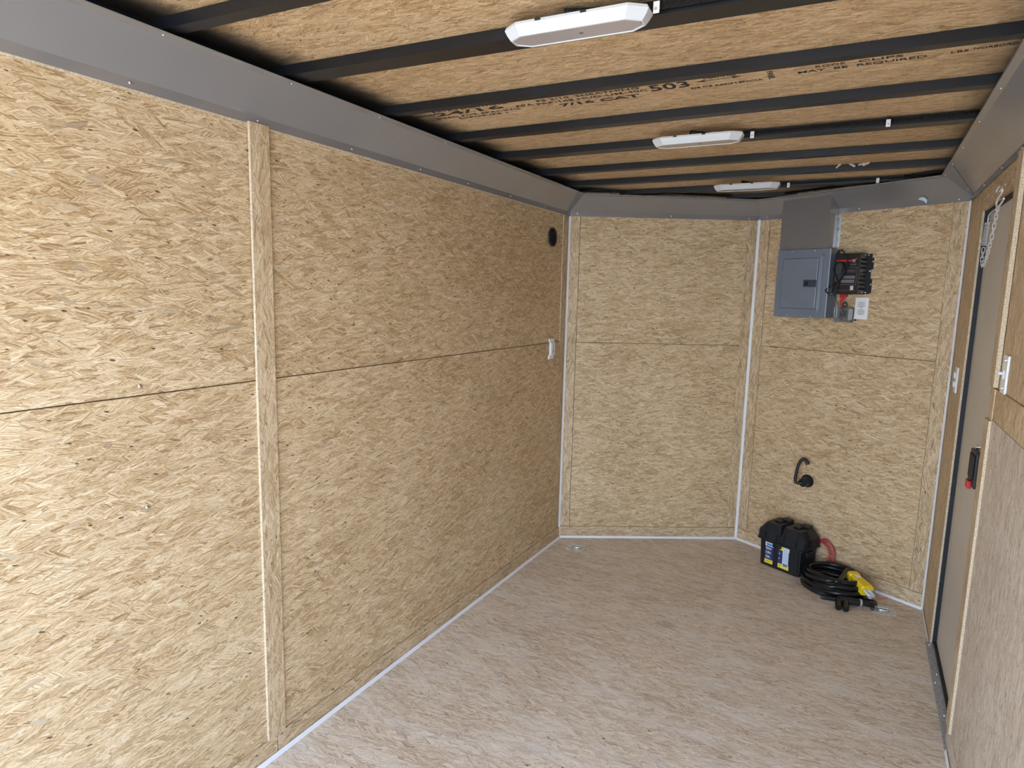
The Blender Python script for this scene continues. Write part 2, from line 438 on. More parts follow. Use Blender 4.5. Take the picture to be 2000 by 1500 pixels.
# ---- right wall (frame FR: s = -y), opening s .275 .. 1.0, z .03 .. 1.862
S0, S1, ZT = .275, 1.0, 1.862
wr = MB()
wr.box(-CYR, S0, .012, .05, 0, ZC-.001).box(S1, -REAR, .012, .05, 0, ZC-.001).box(S0, S1, .012, .05, ZT, ZC-.001)
wr = wr.build('wall_right', M['gap'], kind='structure'); wr.matrix_world = FR
sheet('front_sheet', -CYR, S0, 0.0, ZC-.002, wr, 0, 'osb', True, .012)
MB().box(S0, S0+.001, .0, .0078, 0.012, ZT).build('cut_edge', M['osb_edge'], wr)
sheet('header_sheet', S0, S1, ZT, ZC-.002, wr, 0, 'osb', False, .012)
sheet('upper_sheet', S1, -REAR, 1.2355, ZC-.002, wr, 0, 'osb', True, .012)
sheet('lower_sheet', S1, -REAR, .076, 1.139, wr, .0065, 'osb_pale', True, .012)
sheet('middle_strip', S1, -REAR, 1.140, 1.234, wr, .005, 'osb', True, .012)
sheet('base_strip', S1, -REAR, 0, .0745, wr, .009, 'osb_pale', False, .012)
for z0, z1 in ((1.24, 1.95), (.076, 1.135)):
    pr = .002 if z0 > 1 else .0067
    MB().box(S1, 1.075, -.0145, -pr, z0, z1).build('door_batten', M['osb_strip'], wr, uvrot=True)
    MB().box(1.075, 1.0775, -.0145, -pr, z0, z1).build('batten_cut_edge', M['osb_edge'], wr)
MB().box(S1, 1.072, -.008, -.0052, 1.136, 1.234).build('filler_strip', M['osb_strip'], wr, uvrot=True)

# ---- white trims: floor line and corners
def trim(name, pts_fn, mat='white_trim'):
    o = pts_fn.build(name, M[mat], kind='structure'); return o
def floor_trim(name, F, s0, s1, h=.012, d=.012):
    mb = MB().poly([(s0, 0, 0.0005), (s0, -d, 0.0005), (s0, -d*.55, h*.8), (s0, -.003, h)], (s1-s0, 0, 0))
    o = trim(name, mb); o.matrix_world = F; return o
floor_trim('trim_1', FL @ T(0, -.009, 0), REAR, -.012, .013, .011)
floor_trim('trim_2', FNL @ T(0, -.002, 0), .012, LNL-.008, .013, .009)
floor_trim('trim_3', FNR @ T(0, -.0025, 0), .008, LNR-.006, .013, .009)
floor_trim('trim_4', FR, -CYR+.008, S0-.012, .010, .006)
floor_trim('trim_5', FR @ T(0, -.009, 0), 1.06, -REAR, .012, .008)
def corner_trim(name, p, da, db, z1):
    a = Vector(da).normalized()*.009; b = Vector(db).normalized()*.009; p = Vector(p)
    k = (a+b)*.35
    mb = MB().poly([p, p+a, p+k, p+b], (0, 0, z1))
    return trim(name, mb)
ul = Vector((BX, D, 0)).normalized(); ur = Vector((W-BX, CYR-D, 0)).normalized()
inn = Vector((0.006, -.003, .001))
corner_trim('trim_6', Vector((.004, -.003, .001)), (0, -.8, 0), ul, 1.94)
corner_trim('trim_7', Vector((BX, D-.005, .001)), -ul*.6, ur*.6, 1.95)
corner_trim('trim_8', Vector((W-.002, CYR-.003, .001)), -ur, (0, -1, 0), 1.95)

# ---- cove flashing around the top of the walls
def off_corner(i, d):
    """corner of the inner outline (0 rear-left,1 A,2 B,3 C,4 rear-right) moved inward by d"""
    lines = [((0, 0), (0, 1)), ((0, 0), (BX, D)), ((BX, D), (W-BX, CYR-D)), ((W, 0), (0, -1))]
    def off(k):
        p, u = Vector(lines[k][0]), Vector(lines[k][1]).normalized()
        dd = d*(1.075 if k == 3 else 1.0)
        return p + Vector((u.y, -u.x))*dd, u
    if i == 0: q = off(0)[0]; return Vector((q.x, REAR))
    if i == 4: q = off(3)[0]; return Vector((q.x, REAR))
    (p1, u1), (p2, u2) = off(i-1), off(i)
    cr = u1.x*u2.y-u1.y*u2.x; dp = p2-p1
    t = (dp.x*u2.y-dp.y*u2.x)/cr
    return p1+u1*t
ZBOT = [1.9416, 1.9416, 1.9464, 1.9502, 1.9502]; ZTOP = [2.0492, 2.0492, 2.0451, 2.0562, 2.0562]
def prof(i):
    zb, zt = ZBOT[i], ZTOP[i]
    return [(.0045, zb), (.0050, zb+.024), (.104, zt-.004), (.1215, zt), (.1225, zt+.003)]
coves = []
for k in range(4):
    b = bmesh.new(); A = prof(k); B = prof(k+1)
    va = [b.verts.new((*off_corner(k, d), z)) for d, z in A]; vb = [b.verts.new((*off_corner(k+1, d), z)) for d, z in B]
    for j in range(len(A)-1): b.faces.new((va[j], va[j+1], vb[j+1], vb[j]))
    bmesh.ops.recalc_face_normals(b, faces=b.faces)
    mb = MB(); mb._add(b)
    o = mb.build('trim_%d' % (9+k), M['flash'], kind='structure')
    sd = o.modifiers.new('s', 'SOLIDIFY'); sd.thickness = .0012; sd.offset = 0
    coves.append(o)
# overlapped seams in the sheet metal
for k, t in ((0, .44),):
    b = bmesh.new(); A = prof(0)
    y0 = -2.10
    va = [b.verts.new((d+.0012, y0, z+.0006)) for d, z in A[:4]]; vb = [b.verts.new((d+.0012, y0+.004, z+.0006)) for d, z in A[:4]]
    for j in range(3): b.faces.new((va[j], va[j+1], vb[j+1], vb[j]))
    mb = MB(); mb._add(b); mb.build('seam', M['flash'], coves[0])
# corner gusset plates of the same metal (left and right corners)
def gusset(i, side, w, par):
    b = bmesh.new(); A = prof(i)
    dirs = {0: Vector((0, -1)), 3: Vector((0, -1))}[side]
    va = []; vb = []
    for j, (d, z) in enumerate(A[:4]):
        c = off_corner(i, d-.0016 if False else d+.0016)
        e = c+dirs*(w[j]); va.append(b.verts.new((*c, z-.0006))); vb.append(b.verts.new((*e, z-.0006)))
    for j in range(3): b.faces.new((va[j], va[j+1], vb[j+1], vb[j]))
    bmesh.ops.recalc_face_normals(b, faces=b.faces)
    mb = MB(); mb._add(b); return mb.build('corner_plate', M['flash'], par)
gusset(1, 0, (.03, .03, .05, .05), coves[0])
gusset(3, 3, (.02, .06, .27, .30), coves[3])

# ---- steel top rails behind the cove and nose header plate
MB().box(REAR, -.01, -.055, -.001, 2.055, ZC-.003).build('trim_13', M['steel_black'], kind='structure').matrix_world = FL
MB().box(.02, -REAR, -.05, -.001, 2.062, ZC-.003).build('trim_14', M['steel_black'], kind='structure').matrix_world = FR
hp = [(.02, .02), (BX, D-.01), (W-.02, CYR-.01), (W-.02, CYR-.08), (1.2, .41), (.75, .41), (.30, .14), (.02, -.03)]
MB().poly([(x, y, ZC-.014) for x, y in [(.05, .0), (BX, D-.03), (W-.06, CYR-.01), (W-.16, CYR-.03), (BX+.16, .475), (BX-.20, .45), (.14, -.01)]], (0, 0, .012)).build('trim_15', M['steel_black'], kind='structure')

# ---- ground behind the trailer
MB().box(-9, 11, -16, 6, -.62, -.52).build('ground', M['concrete'], kind='structure')

# ================================================================== ROOF BOWS
GB = 'black roof bows across the ceiling'
bows = [  # y left, y right, width, label
    (-2.53, -2.44, .037, 'narrow black steel roof bow nearest the camera, cut off at the top edge'),
    (-2.187, -2.085, .068, 'wide black steel roof bow carrying the nearest white light'),
    (-1.765, -1.705, .033, 'narrow black steel roof bow just in front of the stamped ceiling writing'),
    (-1.375, -1.345, .042, 'narrow black steel roof bow just behind the stamped ceiling writing'),
    (-1.02, -.98, .062, 'wide black steel roof bow carrying the middle white light'),
    (-.615, -.575, .042, 'narrow black steel roof bow next behind the middle white light'),
    (-.262, -.215, .042, 'narrow black steel roof bow with orange wood splinters, just before the farthest light'),
    (.105, .135, .058, 'wide black steel roof bow carrying the farthest white light'),
    (.455, .465, .045, 'short black steel roof bow in the pointed nose, farthest of all'),
]
def ybow(k, x): a, b = bows[k][0], bows[k][1]; return a+(b-a)*x/W
for k, (ya, yb, w, lab) in enumerate(bows):
    x0, x1 = .03, W-.03
    if k == 7: x0, x1 = .26, W-.12
    if k == 8: x0, x1 = .785, 1.17
    h0, h1 = (-.02, W+.02)
    pa, pb = ybow(k, x0), ybow(k, x1)
    # open hat section: web, two lips
    ia, ib = (.085, .085) if k == 8 else (0, 0)
    mb = MB().poly([(x0, pa, ZB), (x1, pb, ZB), (x1-ib, pb+w, ZB), (x0+ia, pa+w, ZB)], (0, 0, ZC-ZB-.001 if k < 8 else .0125))
    tag(mb.build('roof_bow', M['steel_black']), lab, 'roof bow', GB)

# ================================================================== OVERHEAD LIGHTS
GL = 'white overhead lights'
def light_fixture(cx, cy, ang, lab):
    t = thing('ceiling_light', lab, 'light', T(cx, cy, ZB-.001) @ Matrix.Rotation(ang, 4, 'Z'), GL)
    def ring(L, Wd, c, z):
        a, b = L/2, Wd/2
        return [(-a, -b+c, z), (-a+c*1.5, -b, z), (a-c*1.5, -b, z), (a, -b+c, z), (a, b-c, z), (a-c*1.5, b, z), (-a+c*1.5, b, z), (-a, b-c, z)]
    MB().frustum([ring(.310, .082, .022, 0), ring(.316, .086, .024, -.006), ring(.306, .078, .023, -.016), ring(.290, .067, .020, -.027), ring(.284, .061, .019, -.0275), ring(.280, .057, .018, -.0235)]).build('housing', M['white_fix'], t)
    MB().frustum([ring(.279, .0565, .0178, -.0232), ring(.277, .055, .0174, -.0262)]).build('lens', M['lens'], t)
    MB().cyl((0.012, 0, -.0262), (0.012, 0, -.0275), .0045, 16).build('sensor_dot', M['smoke'], t)
    for sx_ in (-.07, .03): MB().box(sx_-.006, sx_+.006, -.0455, -.040, -.005, -.001).build('clip', M['black'], t)
    return t
def conduit(pts, r, lab, grp='black corrugated wire conduits'):
    P = spline(pts, 10)
    # resample at ~2.2 mm
    L = [0]
    for a, b in zip(P, P[1:]): L.append(L[-1]+(b-a).length)
    n = int(L[-1]/.0024); Q = []; rad = []; j = 0
    for i in range(n+1):
        d = L[-1]*i/n
        while j < len(L)-2 and L[j+1] < d: j += 1
        t = (d-L[j])/max(1e-9, L[j+1]-L[j]); Q.append(P[j].lerp(P[j+1], t)); rad.append(r if i % 2 else r*.82)
    return tag(MB().tube(Q, r, 9, rad=rad).build('wire_conduit', M['black_gloss'], smooth=False), lab, 'conduit', grp)
GC = 'white metal pipe clamps on the bows'
def clamp(x, y, r, lab):
    t = thing('pipe_clamp', lab, 'clamp', T(x, y, ZB+.012), GC)
    rg = [(0, math.cos(a)*(r+.0018), math.sin(a)*(r+.0018)) for a in [i*PI/10 for i in range(21)]]
    b = MB()
    for off in (0,):
        pass
    b.tube([(-.0, p[1], p[2]) for p in rg[:-1]], .0022, 6, closed=True)
    b.box(-.0065, .0065, -r-.0035, r+.0035, -.003, .003)
    b.build('rubber_band', M['black'], t)
    MB().box(-.0065, .0065, -r-.0062, -r-.0046, -.022, .001, .0008, 1).build('tab', M['white_trim'], t)
    MB().cyl((0, -r-.0062, -.014), (0, -r-.0085, -.014), .0032, 12).build('screw', M['screw'], t)
    return t
LX = .968
l_lab = ['white elongated overhead light, nearest and largest, at the top edge of the photo',
         'white elongated overhead light, middle one of the three in the row',
         'white elongated overhead light, farthest and smallest, near the pointed front wall']
c_lab = ['black corrugated conduit running right from the nearest white light',
         'black corrugated conduit running right from the middle white light',
         'thin black corrugated conduit running right from the farthest white light']
for i, (k, cy, cx) in enumerate(((1, -2.175, .962), (4, -1.085, .968), (7, -.012+.0, .972))):
    light_fixture(cx, cy, math.atan2(bows[k][1]-bows[k][0], W), l_lab[i])
    r = (.0095, .0085, .006)[i]
    pts = [(cx-.02, cy-.02, ZB+.010), (cx+.05, ybow(k, cx+.05)-r*1.6-.010, ZB+.014), (cx+.16, ybow(k, cx+.16)-r-.006, ZB+.012)]
    for x in (1.25, 1.4, 1.55, 1.7, 1.84 if i < 2 else 1.78): pts.append((x, ybow(k, x)-r-.005-.003*math.sin(x*14), ZB+.012))
    conduit(pts, r, c_lab[i])
clamp(1.128, ybow(1, 1.128)-.0155, .0105, 'small white metal pipe clamp beside the nearest overhead light')
clamp(1.145, ybow(4, 1.145)-.0145, .0095, 'small white metal pipe clamp just right of the middle overhead light')
clamp(1.561, ybow(4, 1.561)-.0145, .0095, 'small white metal pipe clamp near the right end of the middle conduit')
clamp(1.155, ybow(7, 1.155)-.012, .007, 'small white metal pipe clamp just right of the farthest overhead light')
clamp(1.548, ybow(7, 1.548)-.012, .007, 'small white metal pipe clamp near the right end of the farthest conduit')
wt = MB().tube(spline([(.90, .085, ZB-.004), (.92, .090, ZB+.006), (.96, .094, ZB+.012), (.985, .094, ZB+.010), (1.0, .094, ZB+.009)], 8), .0022, 8)
t = thing('wire_lead', 'thin white wire with connector above the farthest overhead light', 'wire')
wt.build('wire', M['white'], t, smooth=True)
MB().cyl((1.0, .094, ZB+.009), (1.022, .094, ZB+.009), .004, 12).build('connector', M['lab_white'], t)

# splinters on the seventh bow
for i, (x, y, a) in enumerate(((1.39, -.236, .8), (1.443, -.234, -.5), (1.48, -.233, .15), (1.497, -.234, .5))):
    o = MB().poly([(-.014, -.003, 0), (.012, -.005, 0), (.016, 0, 0), (.010, .004, 0), (-.012, .003, 0)], (0, 0, .0015)).build('wood_splinter', M['osb_edge'])
    o.matrix_world = T(x, ybow(6, x)-.002, ZB+.021) @ Matrix.Rotation(PI/2, 4, 'X') @ Matrix.Rotation(a, 4, 'Z')
    tag(o, ['leftmost orange wood splinter hanging on the black bow', 'second wood splinter from the left on the black bow', 'third wood splinter from the left on the black bow', 'rightmost small wood splinter on the black bow'][i], 'splinter', 'wood splinters on a roof bow')

# ---- stamped print on the ceiling board: reads along +x, letter tops toward the rear
CT = Matrix(((1, 0, 0, 0), (0, -1, 0, 0), (0, 0, -1, 0), (0, 0, 0, 1)))
def cprint(s, x, y, size, width, rz=0, bold=.0002):
    text_obj('stamped_print', s, size, M['ink'], ceiling, T(x, y, ZC-.0004) @ CT @ Matrix.Rotation(rz, 4, 'Z'), .0003, width, bold=bold)
cprint('TIMBER', .075, -1.603, .026, .12)
cprint('RATED SHEATHING', .205, -1.628, .022, .285)
cprint('24/16', .19, -1.588, .046, .27, bold=.001)
cprint('SIZED FOR SPACING', .171, -1.556, .022, .33)
cprint('EXPOSURE 1', .249, -1.530, .022, .19)
cprint('APA', .497, -1.575, .032, .065)
cprint('PS 2-10  SHEATHING', .583, -1.600, .025, .33)
cprint('PRP-108 HUD-UM-40C', .571, -1.571, .025, .36)
cprint('7/16 CAT', .635, -1.527, .036, .262, bold=.001)
cprint('503', .939, -1.560, .074, .113, bold=.0012)
cprint('STRENGTH AXIS', 1.10, -1.604, .016, .085)
cprint('EJE DE RESISTENCIA', 1.049, -1.535, .016, .196)
cprint('PANEL', 1.262, -1.600, .022, .066, rz=-PI/2)
cprint('CLIPS', 1.476, -1.577, .022, .098)
cprint('ROOF', 1.378, -1.577, .022, .068)
cprint('MAY  BE  REQUIRED', 1.334, -1.548, .024, .29)
cprint('LBS', 1.673, -1.552, .02, .035)
cprint('NORBORD', 1.718, -1.558, .02, .085)
ar = MB().box(1.084, 1.19, -1.5925, -1.590, ZC-.0008, ZC-.0002)
for s, x in ((-1, 1.078), (1, 1.196)):
    ar.poly([(x, -1.591, ZC-.0008), (x-s*.022, -1.584, ZC-.0008), (x-s*.022, -1.598, ZC-.0008)], (0, 0, .0006))
ar.build('stamped_arrow', M['ink'], ceiling)
# faint second row of worn print on the board behind the middle light: only broken dashes are left
b = MB(); x = .20
while x < .86:
    wd = random.uniform(.006, .02); y = -.545+.02*x+random.uniform(-.003, .003)
    b.box(x, x+wd, y, y+random.uniform(.004, .010), ZC-.0008, ZC-.0002); x += wd+random.uniform(.004, .03)
b.build('worn_print', M['ink'], ceiling)

# ================================================================== LITTLE SCREWS ON THE COVE
def screw_mesh():
    b = bmesh.new()
    bmesh.ops.create_uvsphere(b, u_segments=10, v_segments=6, radius=1)
    for v in b.verts: v.co.z = max(v.co.z, -.15)*.55
    mb = MB(); mb._add(b); o = mb.build('screw', M['screw'], smooth=True); me = o.data
    bpy.data.objects.remove(o); return me
SCREW = screw_mesh()
def screw(loc, nrm, par, r=.0045):
    o = bpy.data.objects.new('screw', SCREW); COL.objects.link(o)
    q = Vector(nrm).to_track_quat('Z', 'Y').to_matrix().to_4x4()
    Mx = T(*loc) @ q @ Matrix.Scale(r, 4)
    o.parent = par; o.matrix_local = par.matrix_world.inverted() @ Mx if par.type == 'MESH' else Mx
    return o
for y in (-2.549, -2.189, -1.81, -1.432, -1.094, -.716, -.331, -.027): screw((.0065, y, 1.954), (1, 0, .0), coves[0])
for y in (-2.532, -2.162, -1.795, -1.419, -.018): screw((.112, y, 2.0462), (.3, 0, -1), coves[0], .0035)
nl = -Vector((FNL[0][1], FNL[1][1], 0)); nr = -Vector((FNR[0][1], FNR[1][1], 0))
for s in (.048, .594, 1.054): p = FNL @ Vector((s, -.0065, 1.958)); screw(p, nl, coves[1])
for s in (.051, .579, 1.029): p = FNR @ Vector((s, -.0065, 1.962)); screw(p, nr, coves[2])
for y in (-1.339, -.985, -.602, -.28, -.014): screw((1.808, y, 2.0518), (-.3, 0, -1), coves[3])
for y in (-.99, -.663, -.281, .036): screw((W-.0065, y, 1.963), (-1, 0, 0), coves[3])
screw((1.895, -.03, 1.985), (-1, 0, -1), coves[3])
for s, z in ((-2.564, 1.244), (-2.566, .937)): screw((.006 if z < 1.2 else .001, s, z), (1, 0, 0), wl_, .006)

# ================================================================== ROUND VENT, LEFT WALL
t = thing('wall_vent', 'round black louvered vent high on the left wall near the front corner', 'vent', FL @ T(-.226, 0, 1.803))
def disc(r, y0, y1, n=40): return MB().cyl((0, y0, 0), (0, y1, 0), r, n)
disc(.046, 0.0, -.0035).build('backing', M['rubber'], t)
b = MB(); pts = [(math.cos(a)*.0475, -.006, math.sin(a)*.0475) for a in [i*2*PI/40 for i in range(40)]]
b.tube(pts, .0045, 8, closed=True); b.build('rim', M['black'], t, smooth=True)
b = MB()
for i in range(-7, 8):
    z = i*.0058; hw = math.sqrt(max(0, .043**2-z*z))
    b.poly([(-hw, -.004, z), (-hw, -.009, z-.0028), (-hw, -.009, z-.0012), (-hw, -.004, z+.0016)], (2*hw, 0, 0))
b.build('louvers', M['black'], t)

# ================================================================== OUTLETS / SWITCH
def outlet(Mx, lab, w=.069, h=.112, ears=False, ghost=False):
    t = thing('outlet', lab, 'outlet', Mx)
    MB().box(-w/2, w/2, -.0065, 0, -h/2, h/2, .0022).build('cover_plate', M['white'], t)
    for z in (.0195, -.0195):
        MB().box(-.0165, .0165, -.0085, -.0064, z-.0135, z+.0135, .006, 3).build('receptacle', M['white_fix'], t)
        b = MB().box(-.0075, -.0058, -.0089, -.0084, z-.001, z+.0075).box(.0055, .0072, -.0089, -.0084, z-.0005, z+.0065)
        b.cyl((0, -.0084, z-.0075), (0, -.0089, z-.0075), .0022, 10); b.build('slots', M['black'], t)
    MB().cyl((0, -.0064, 0), (0, -.0076, 0), .0028, 12).build('screw', M['screw'], t)
    return t
outlet(FNR @ T(.640, -.0, 1.457), 'white duplex outlet below the black power converter', .068, .112)
outlet(FR @ T(.122, -.0, 1.163), 'white duplex outlet on the narrow wall between nose and side door')
# clip-shaped bare yoke outlet on the left wall
t = thing('wall_receptacle', 'white bare receptacle without a plate on the left wall seam', 'outlet', FL @ T(-.205, -.004, 1.187))
b = MB().box(-.030, .030, -.008, 0, .036, .058, .002).box(-.030, .030, -.008, 0, -.058, -.036, .002).box(-.018, .036, -.012, 0, -.037, .037, .002)
b.build('body', M['white'], t)
for z in (.016, -.016):
    MB().box(-.008, .024, -.0145, -.0118, z-.013, z+.013, .004).build('socket_face', M['white_fix'], t)
    MB().box(.0, .002, -.0149, -.0144, z-.003, z+.007).box(.013, .015, -.0149, -.0144, z-.003, z+.007).build('slots', M['panel_dark'], t)
# light switch seen edge on
t = thing('light_switch', 'white toggle light switch on the right wall beside the side door', 'switch', FR @ T(1.165, 0, 1.290))
MB().box(-.034, .034, -.0065, 0, -.056, .056, .0025).build('cover_plate', M['white'], t)
MB().box(-.006, .006, -.010, -.006, -.013, .013, .001).box(-.004, .004, -.021, -.009, -.002, .007, .0015).build('toggle', M['white_fix'], t)
for z in (.041, -.041): MB().cyl((0, -.006, z), (0, -.0095, z), .004, 10).build('screw', M['screw'], t)

# ================================================================== BREAKER PANEL
t = thing('breaker_panel', 'grey metal breaker panel mounted high on the right front wall', 'electrical panel', FNR)
MB().box(.208, .500, -.088, 0, 1.402, 1.758, .002).build('enclosure', M['panel'], t)
MB().box(.203, .506, -.101, -.0885, 1.399, 1.763, .004).build('front_cover', M['panel'], t)
b = MB().poly([(.232, -.1012, 1.425), (.466, -.1012, 1.425), (.472, -.1012, 1.432), (.472, -.1012, 1.728), (.464, -.1012, 1.736), (.238, -.1012, 1.736), (.232, -.1012, 1.730)], (0, -.0045, 0))
b.build('raised_frame', M['panel'], t)
gv = MB().box(.2425, .4485, -.1062, -.1055, 1.4455, 1.7155).build('door_gap', M['panel_dark'], t)
t_door = MB().box(.244, .447, -.1095, -.1058, 1.447, 1.714, .0035).build('panel_door', M['panel'], t)
for x in (.4585, .4665): MB().cyl((x, -.1062, 1.44), (x, -.1062, 1.722), .0022, 8).build('ridge', M['panel'], t)
MB().box(.372, .446, -.1115, -.109, 1.562, 1.600, .001).build('latch_plate', M['panel_dark'], t_door)
MB().box(.380, .400, -.1135, -.111, 1.570, 1.592, .001).build('latch', M['rubber'], t_door)
for z in (1.64, 1.52): MB().box(.2445, .252, -.1118, -.109, z-.008, z+.008, .001).build('hinge', M['panel'], t_door)
for s, z in ((.285, 1.752), (.417, 1.752), (.287, 1.407), (.422, 1.407)):
    o = bpy.data.objects.new('screw', SCREW); COL.objects.link(o); o.parent = t
    o.matrix_local = T(s, -.1012, z) @ Vector((0, -1, 0)).to_track_quat('Z', 'Y').to_matrix().to_4x4() @ Matrix.Scale(.0042, 4)
# ---- wire cover above the panel
t = thing('wire_chase', 'grey bent sheet metal wire cover box above the breaker panel', 'metal cover', FNR)
dp = .086
side = [(-.0045, 1.7645), (-dp, 1.7645), (-dp, 2.030), (-dp+.002, 2.032), (-.0075, 1.972), (-.0045, 1.965)]
MB().poly([(.200, y, z) for y, z in side], (.272, 0, 0)).build('cover_body', M['cover'], t)
MB().box(.4725, .4745, -dp-.001, -.02, 1.766, 2.022).build('folded_edge', M['flash'], t)
MB().box(.4725, .490, -.004, -.0005, 1.772, 1.94).build('side_flange', M['zinc'], t)
for z in (1.80, 1.92):
    o = bpy.data.objects.new('screw', SCREW); COL.objects.link(o); o.parent = t
    o.matrix_local = T(.481, -.004, z) @ Vector((0, -1, 0)).to_track_quat('Z', 'Y').to_matrix().to_4x4() @ Matrix.Scale(.004, 4)

# ================================================================== POWER CONVERTER
t = thing('power_converter', 'black power converter box with red and white lettering beside the grey panel', 'power converter', FNR)
cb = MB().box(.512, .645, -.070, -.003, 1.528, 1.735, .002).build('housing', M['conv'], t)
fl = MB().box(.645, .668, -.004, 0, 1.530, 1.733)
for z0, z1 in ((1.535, 1.575), (1.582, 1.606), (1.655, 1.690), (1.698, 1.712)): fl.box(.667, .678, -.004, 0, z0, z1)
fl.build('mounting_flange', M['conv'], t)
b = MB()
for i in range(9): b.box(.6445, .6475, -.062, -.012, 1.542+i*.021, 1.549+i*.021)
b.build('cooling_fins', M['smoke'], t)
for s, z, y in ((.652, 1.726, -.004), (.652, 1.538, -.004), (.665, 1.645, -.004)):
    MB().cyl((s, y, z), (s, y-.003, z), .004, 10).build('screw', M['screw'], t)
YF = -.0706
def ftext(s, x, z, size, mat, width=None, bold=.0002): text_obj('printed_text', s, size, M[mat], t, T(x, YF, z) @ WT, .0003, width, bold=bold)
ftext('POWER', .524, 1.693, .0125, 'print_red', .056, .0006)
ftext('MA', .583, 1.693, .0125, 'print_red', .022, .0006)
ftext('X', .605, 1.690, .019, 'print_white', .018, .0006)
xs = MB().poly([(.604, YF-.0006, 1.689), (.607, YF-.0006, 1.689), (.630, YF-.0006, 1.708), (.626, YF-.0006, 1.708)], (0, .0004, 0)); xs.build('red_swoosh', M['print_red'], t)
b = MB()
for i in range(11):
    x = .522
    for wd in random.sample([.004, .006, .009, .005, .007], 4):
        b.box(x, x+wd, YF-.0004, YF, 1.680-i*.0085, 1.6835-i*.0085); x += wd+.0018
MB().box(.596, .626, YF-.0004, YF, 1.676, 1.680).build('fine_print', M['print_grey'], t)
b.build('fine_print', M['print_grey'], t)
b = MB()
for x0, x1, z0, z1 in ((.590, .634, 1.663, 1.664), (.633, .634, 1.575, 1.664), (.548, .634, 1.5755, 1.5765), (.536, .632, 1.5465, 1.5475)): b.box(x0, x1, YF-.0004, YF, z0, z1)
b.build('printed_frame', M['print_tan'], t)
b = MB()
for z in (1.648, 1.640): b.box(.582, .625, YF-.0004, YF, z, z+.0025)
b.box(.562, .626, YF-.0004, YF, 1.607, 1.621).box(.556, .624, YF-.0004, YF, 1.585, 1.601); b.build('printed_bars', M['print_grey'], t)
MB().box(.606, .622, YF-.0006, YF, 1.549, 1.570).build('white_sticker', M['print_white'], t)
# power cord in a loop in front of it
pts = [(.512, -.045, 1.725), (.520, -.06, 1.733), (.529, -.08, 1.738), (.54, -.085, 1.747), (.557, -.087, 1.748), (.572, -.085, 1.73), (.585, -.082, 1.705), (.582, -.080, 1.662), (.574, -.080, 1.629), (.559, -.080, 1.601), (.535, -.080, 1.585),
       (.510, -.082, 1.568), (.499, -.108, 1.545), (.512, -.090, 1.528), (.534, -.082, 1.533), (.546, -.080, 1.557), (.553, -.088, 1.582), (.541, -.090, 1.612), (.525, -.082, 1.64), (.520, -.080, 1.663), (.529, -.080, 1.682), (.548, -.080, 1.689), (.569, -.080, 1.677), (.578, -.088, 1.654), (.570, -.09, 1.62), (.552, -.088, 1.59), (.540, -.084, 1.555),
       (.533, -.08, 1.529), (.538, -.07, 1.504), (.550, -.062, 1.467), (.561, -.058, 1.445), (.572, -.052, 1.428)]
o = MB().tube(spline(pts, 7), .0034, 8).build('looped_cord', M['black_gloss'], t, smooth=True)
# red cable with terminal
t = thing('battery_cable', 'short red cable with connector below the black power converter', 'cable', FNR)
MB().tube(spline([(.546, -.03, 1.527), (.549, -.032, 1.507), (.545, -.032, 1.484), (.553, -.03, 1.462)], 8), .0055, 10).build('cable', M['red'], t, smooth=True)
MB().tube(spline([(.558, -.03, 1.527), (.556, -.030, 1.505), (.551, -.028, 1.49)], 6), .004, 10).build('second_lead', M['red'], t, smooth=True)
MB().box(.538, .570, -.04, -.02, 1.512, 1.5275, .002).build('terminal_block', M['red'], t)
b = MB(); b.tube([(.566+math.cos(a)*.011, -.03, 1.474+math.sin(a)*.011) for a in [i*2*PI/20 for i in range(20)]], .0035, 8, closed=True); b.build('cable_gland', M['black'], t, smooth=True)
# clear junction box
t = thing('junction_box', 'small clear plastic junction box with wires, left of the white outlet', 'junction box', FNR)
MB().box(.512, .604, -.036, -.002, 1.384, 1.462, .004).build('clear_cover', M['clear'], t)
MB().box(.516, .600, -.006, -.003, 1.388, 1.458).build('base', M['smoke'], t)
MB().box(.522, .552, -.026, -.007, 1.392, 1.405, .002).box(.556, .590, -.026, -.007, 1.392, 1.405, .002).build('terminal_strip', M['print_grey'], t)
MB().box(.542, .572, -.028, -.007, 1.412, 1.442, .002).build('fuse_holder', M['black'], t)
MB().box(.588, .596, -.03, -.007, 1.395, 1.452, .002).build('side_rail', M['print_white'], t)
for x in (.600,):
    for z in (1.40, 1.42, 1.44): MB().cyl((x-.001, -.030, z), (x-.001, -.0385, z), .003, 10).build('screw', M['zinc'], t)
o = MB().cyl((0, 0, 0), (0, -.004, 0), .006, 14).build('cable_hole_plug', M['black']); o.matrix_world = FNR @ T(.612, 0, 1.397)
tag(o, 'tiny black cable hole plug at the lower left corner of the white outlet', 'hole plug')

# ================================================================== BLACK CABLE-HATCH HOOK
t = thing('wall_hook', 'black plastic hatch with a curved hook arm on the right front wall', 'hook', FNR @ T(.435, 0, .488))
MB().cyl((0, -.0015, 0), (0, -.008, 0), .036, 36).build('base_flange', M['black'], t, smooth=True)
MB().cyl((0, -.008, 0), (0, -.052, -.004), .026, 32, .024).build('neck', M['black'], t, smooth=True)
pts = [(-.004, -.050, -.006), (-.022, -.062, -.010), (-.036, -.066, .004), (-.034, -.064, .045), (-.030, -.060, .085), (-.020, -.056, .117), (-.004, -.050, .130), (.008, -.046, .122), (.016, -.044, .104)]
P = spline(pts, 7); rad = [.0085]*len(P)
for i in range(len(P)-12, len(P)): rad[i] = .0085+.0035*(i-(len(P)-12))/12
MB().tube(P, .0085, 12, rad=rad).build('hook_arm', M['black'], t, smooth=True)

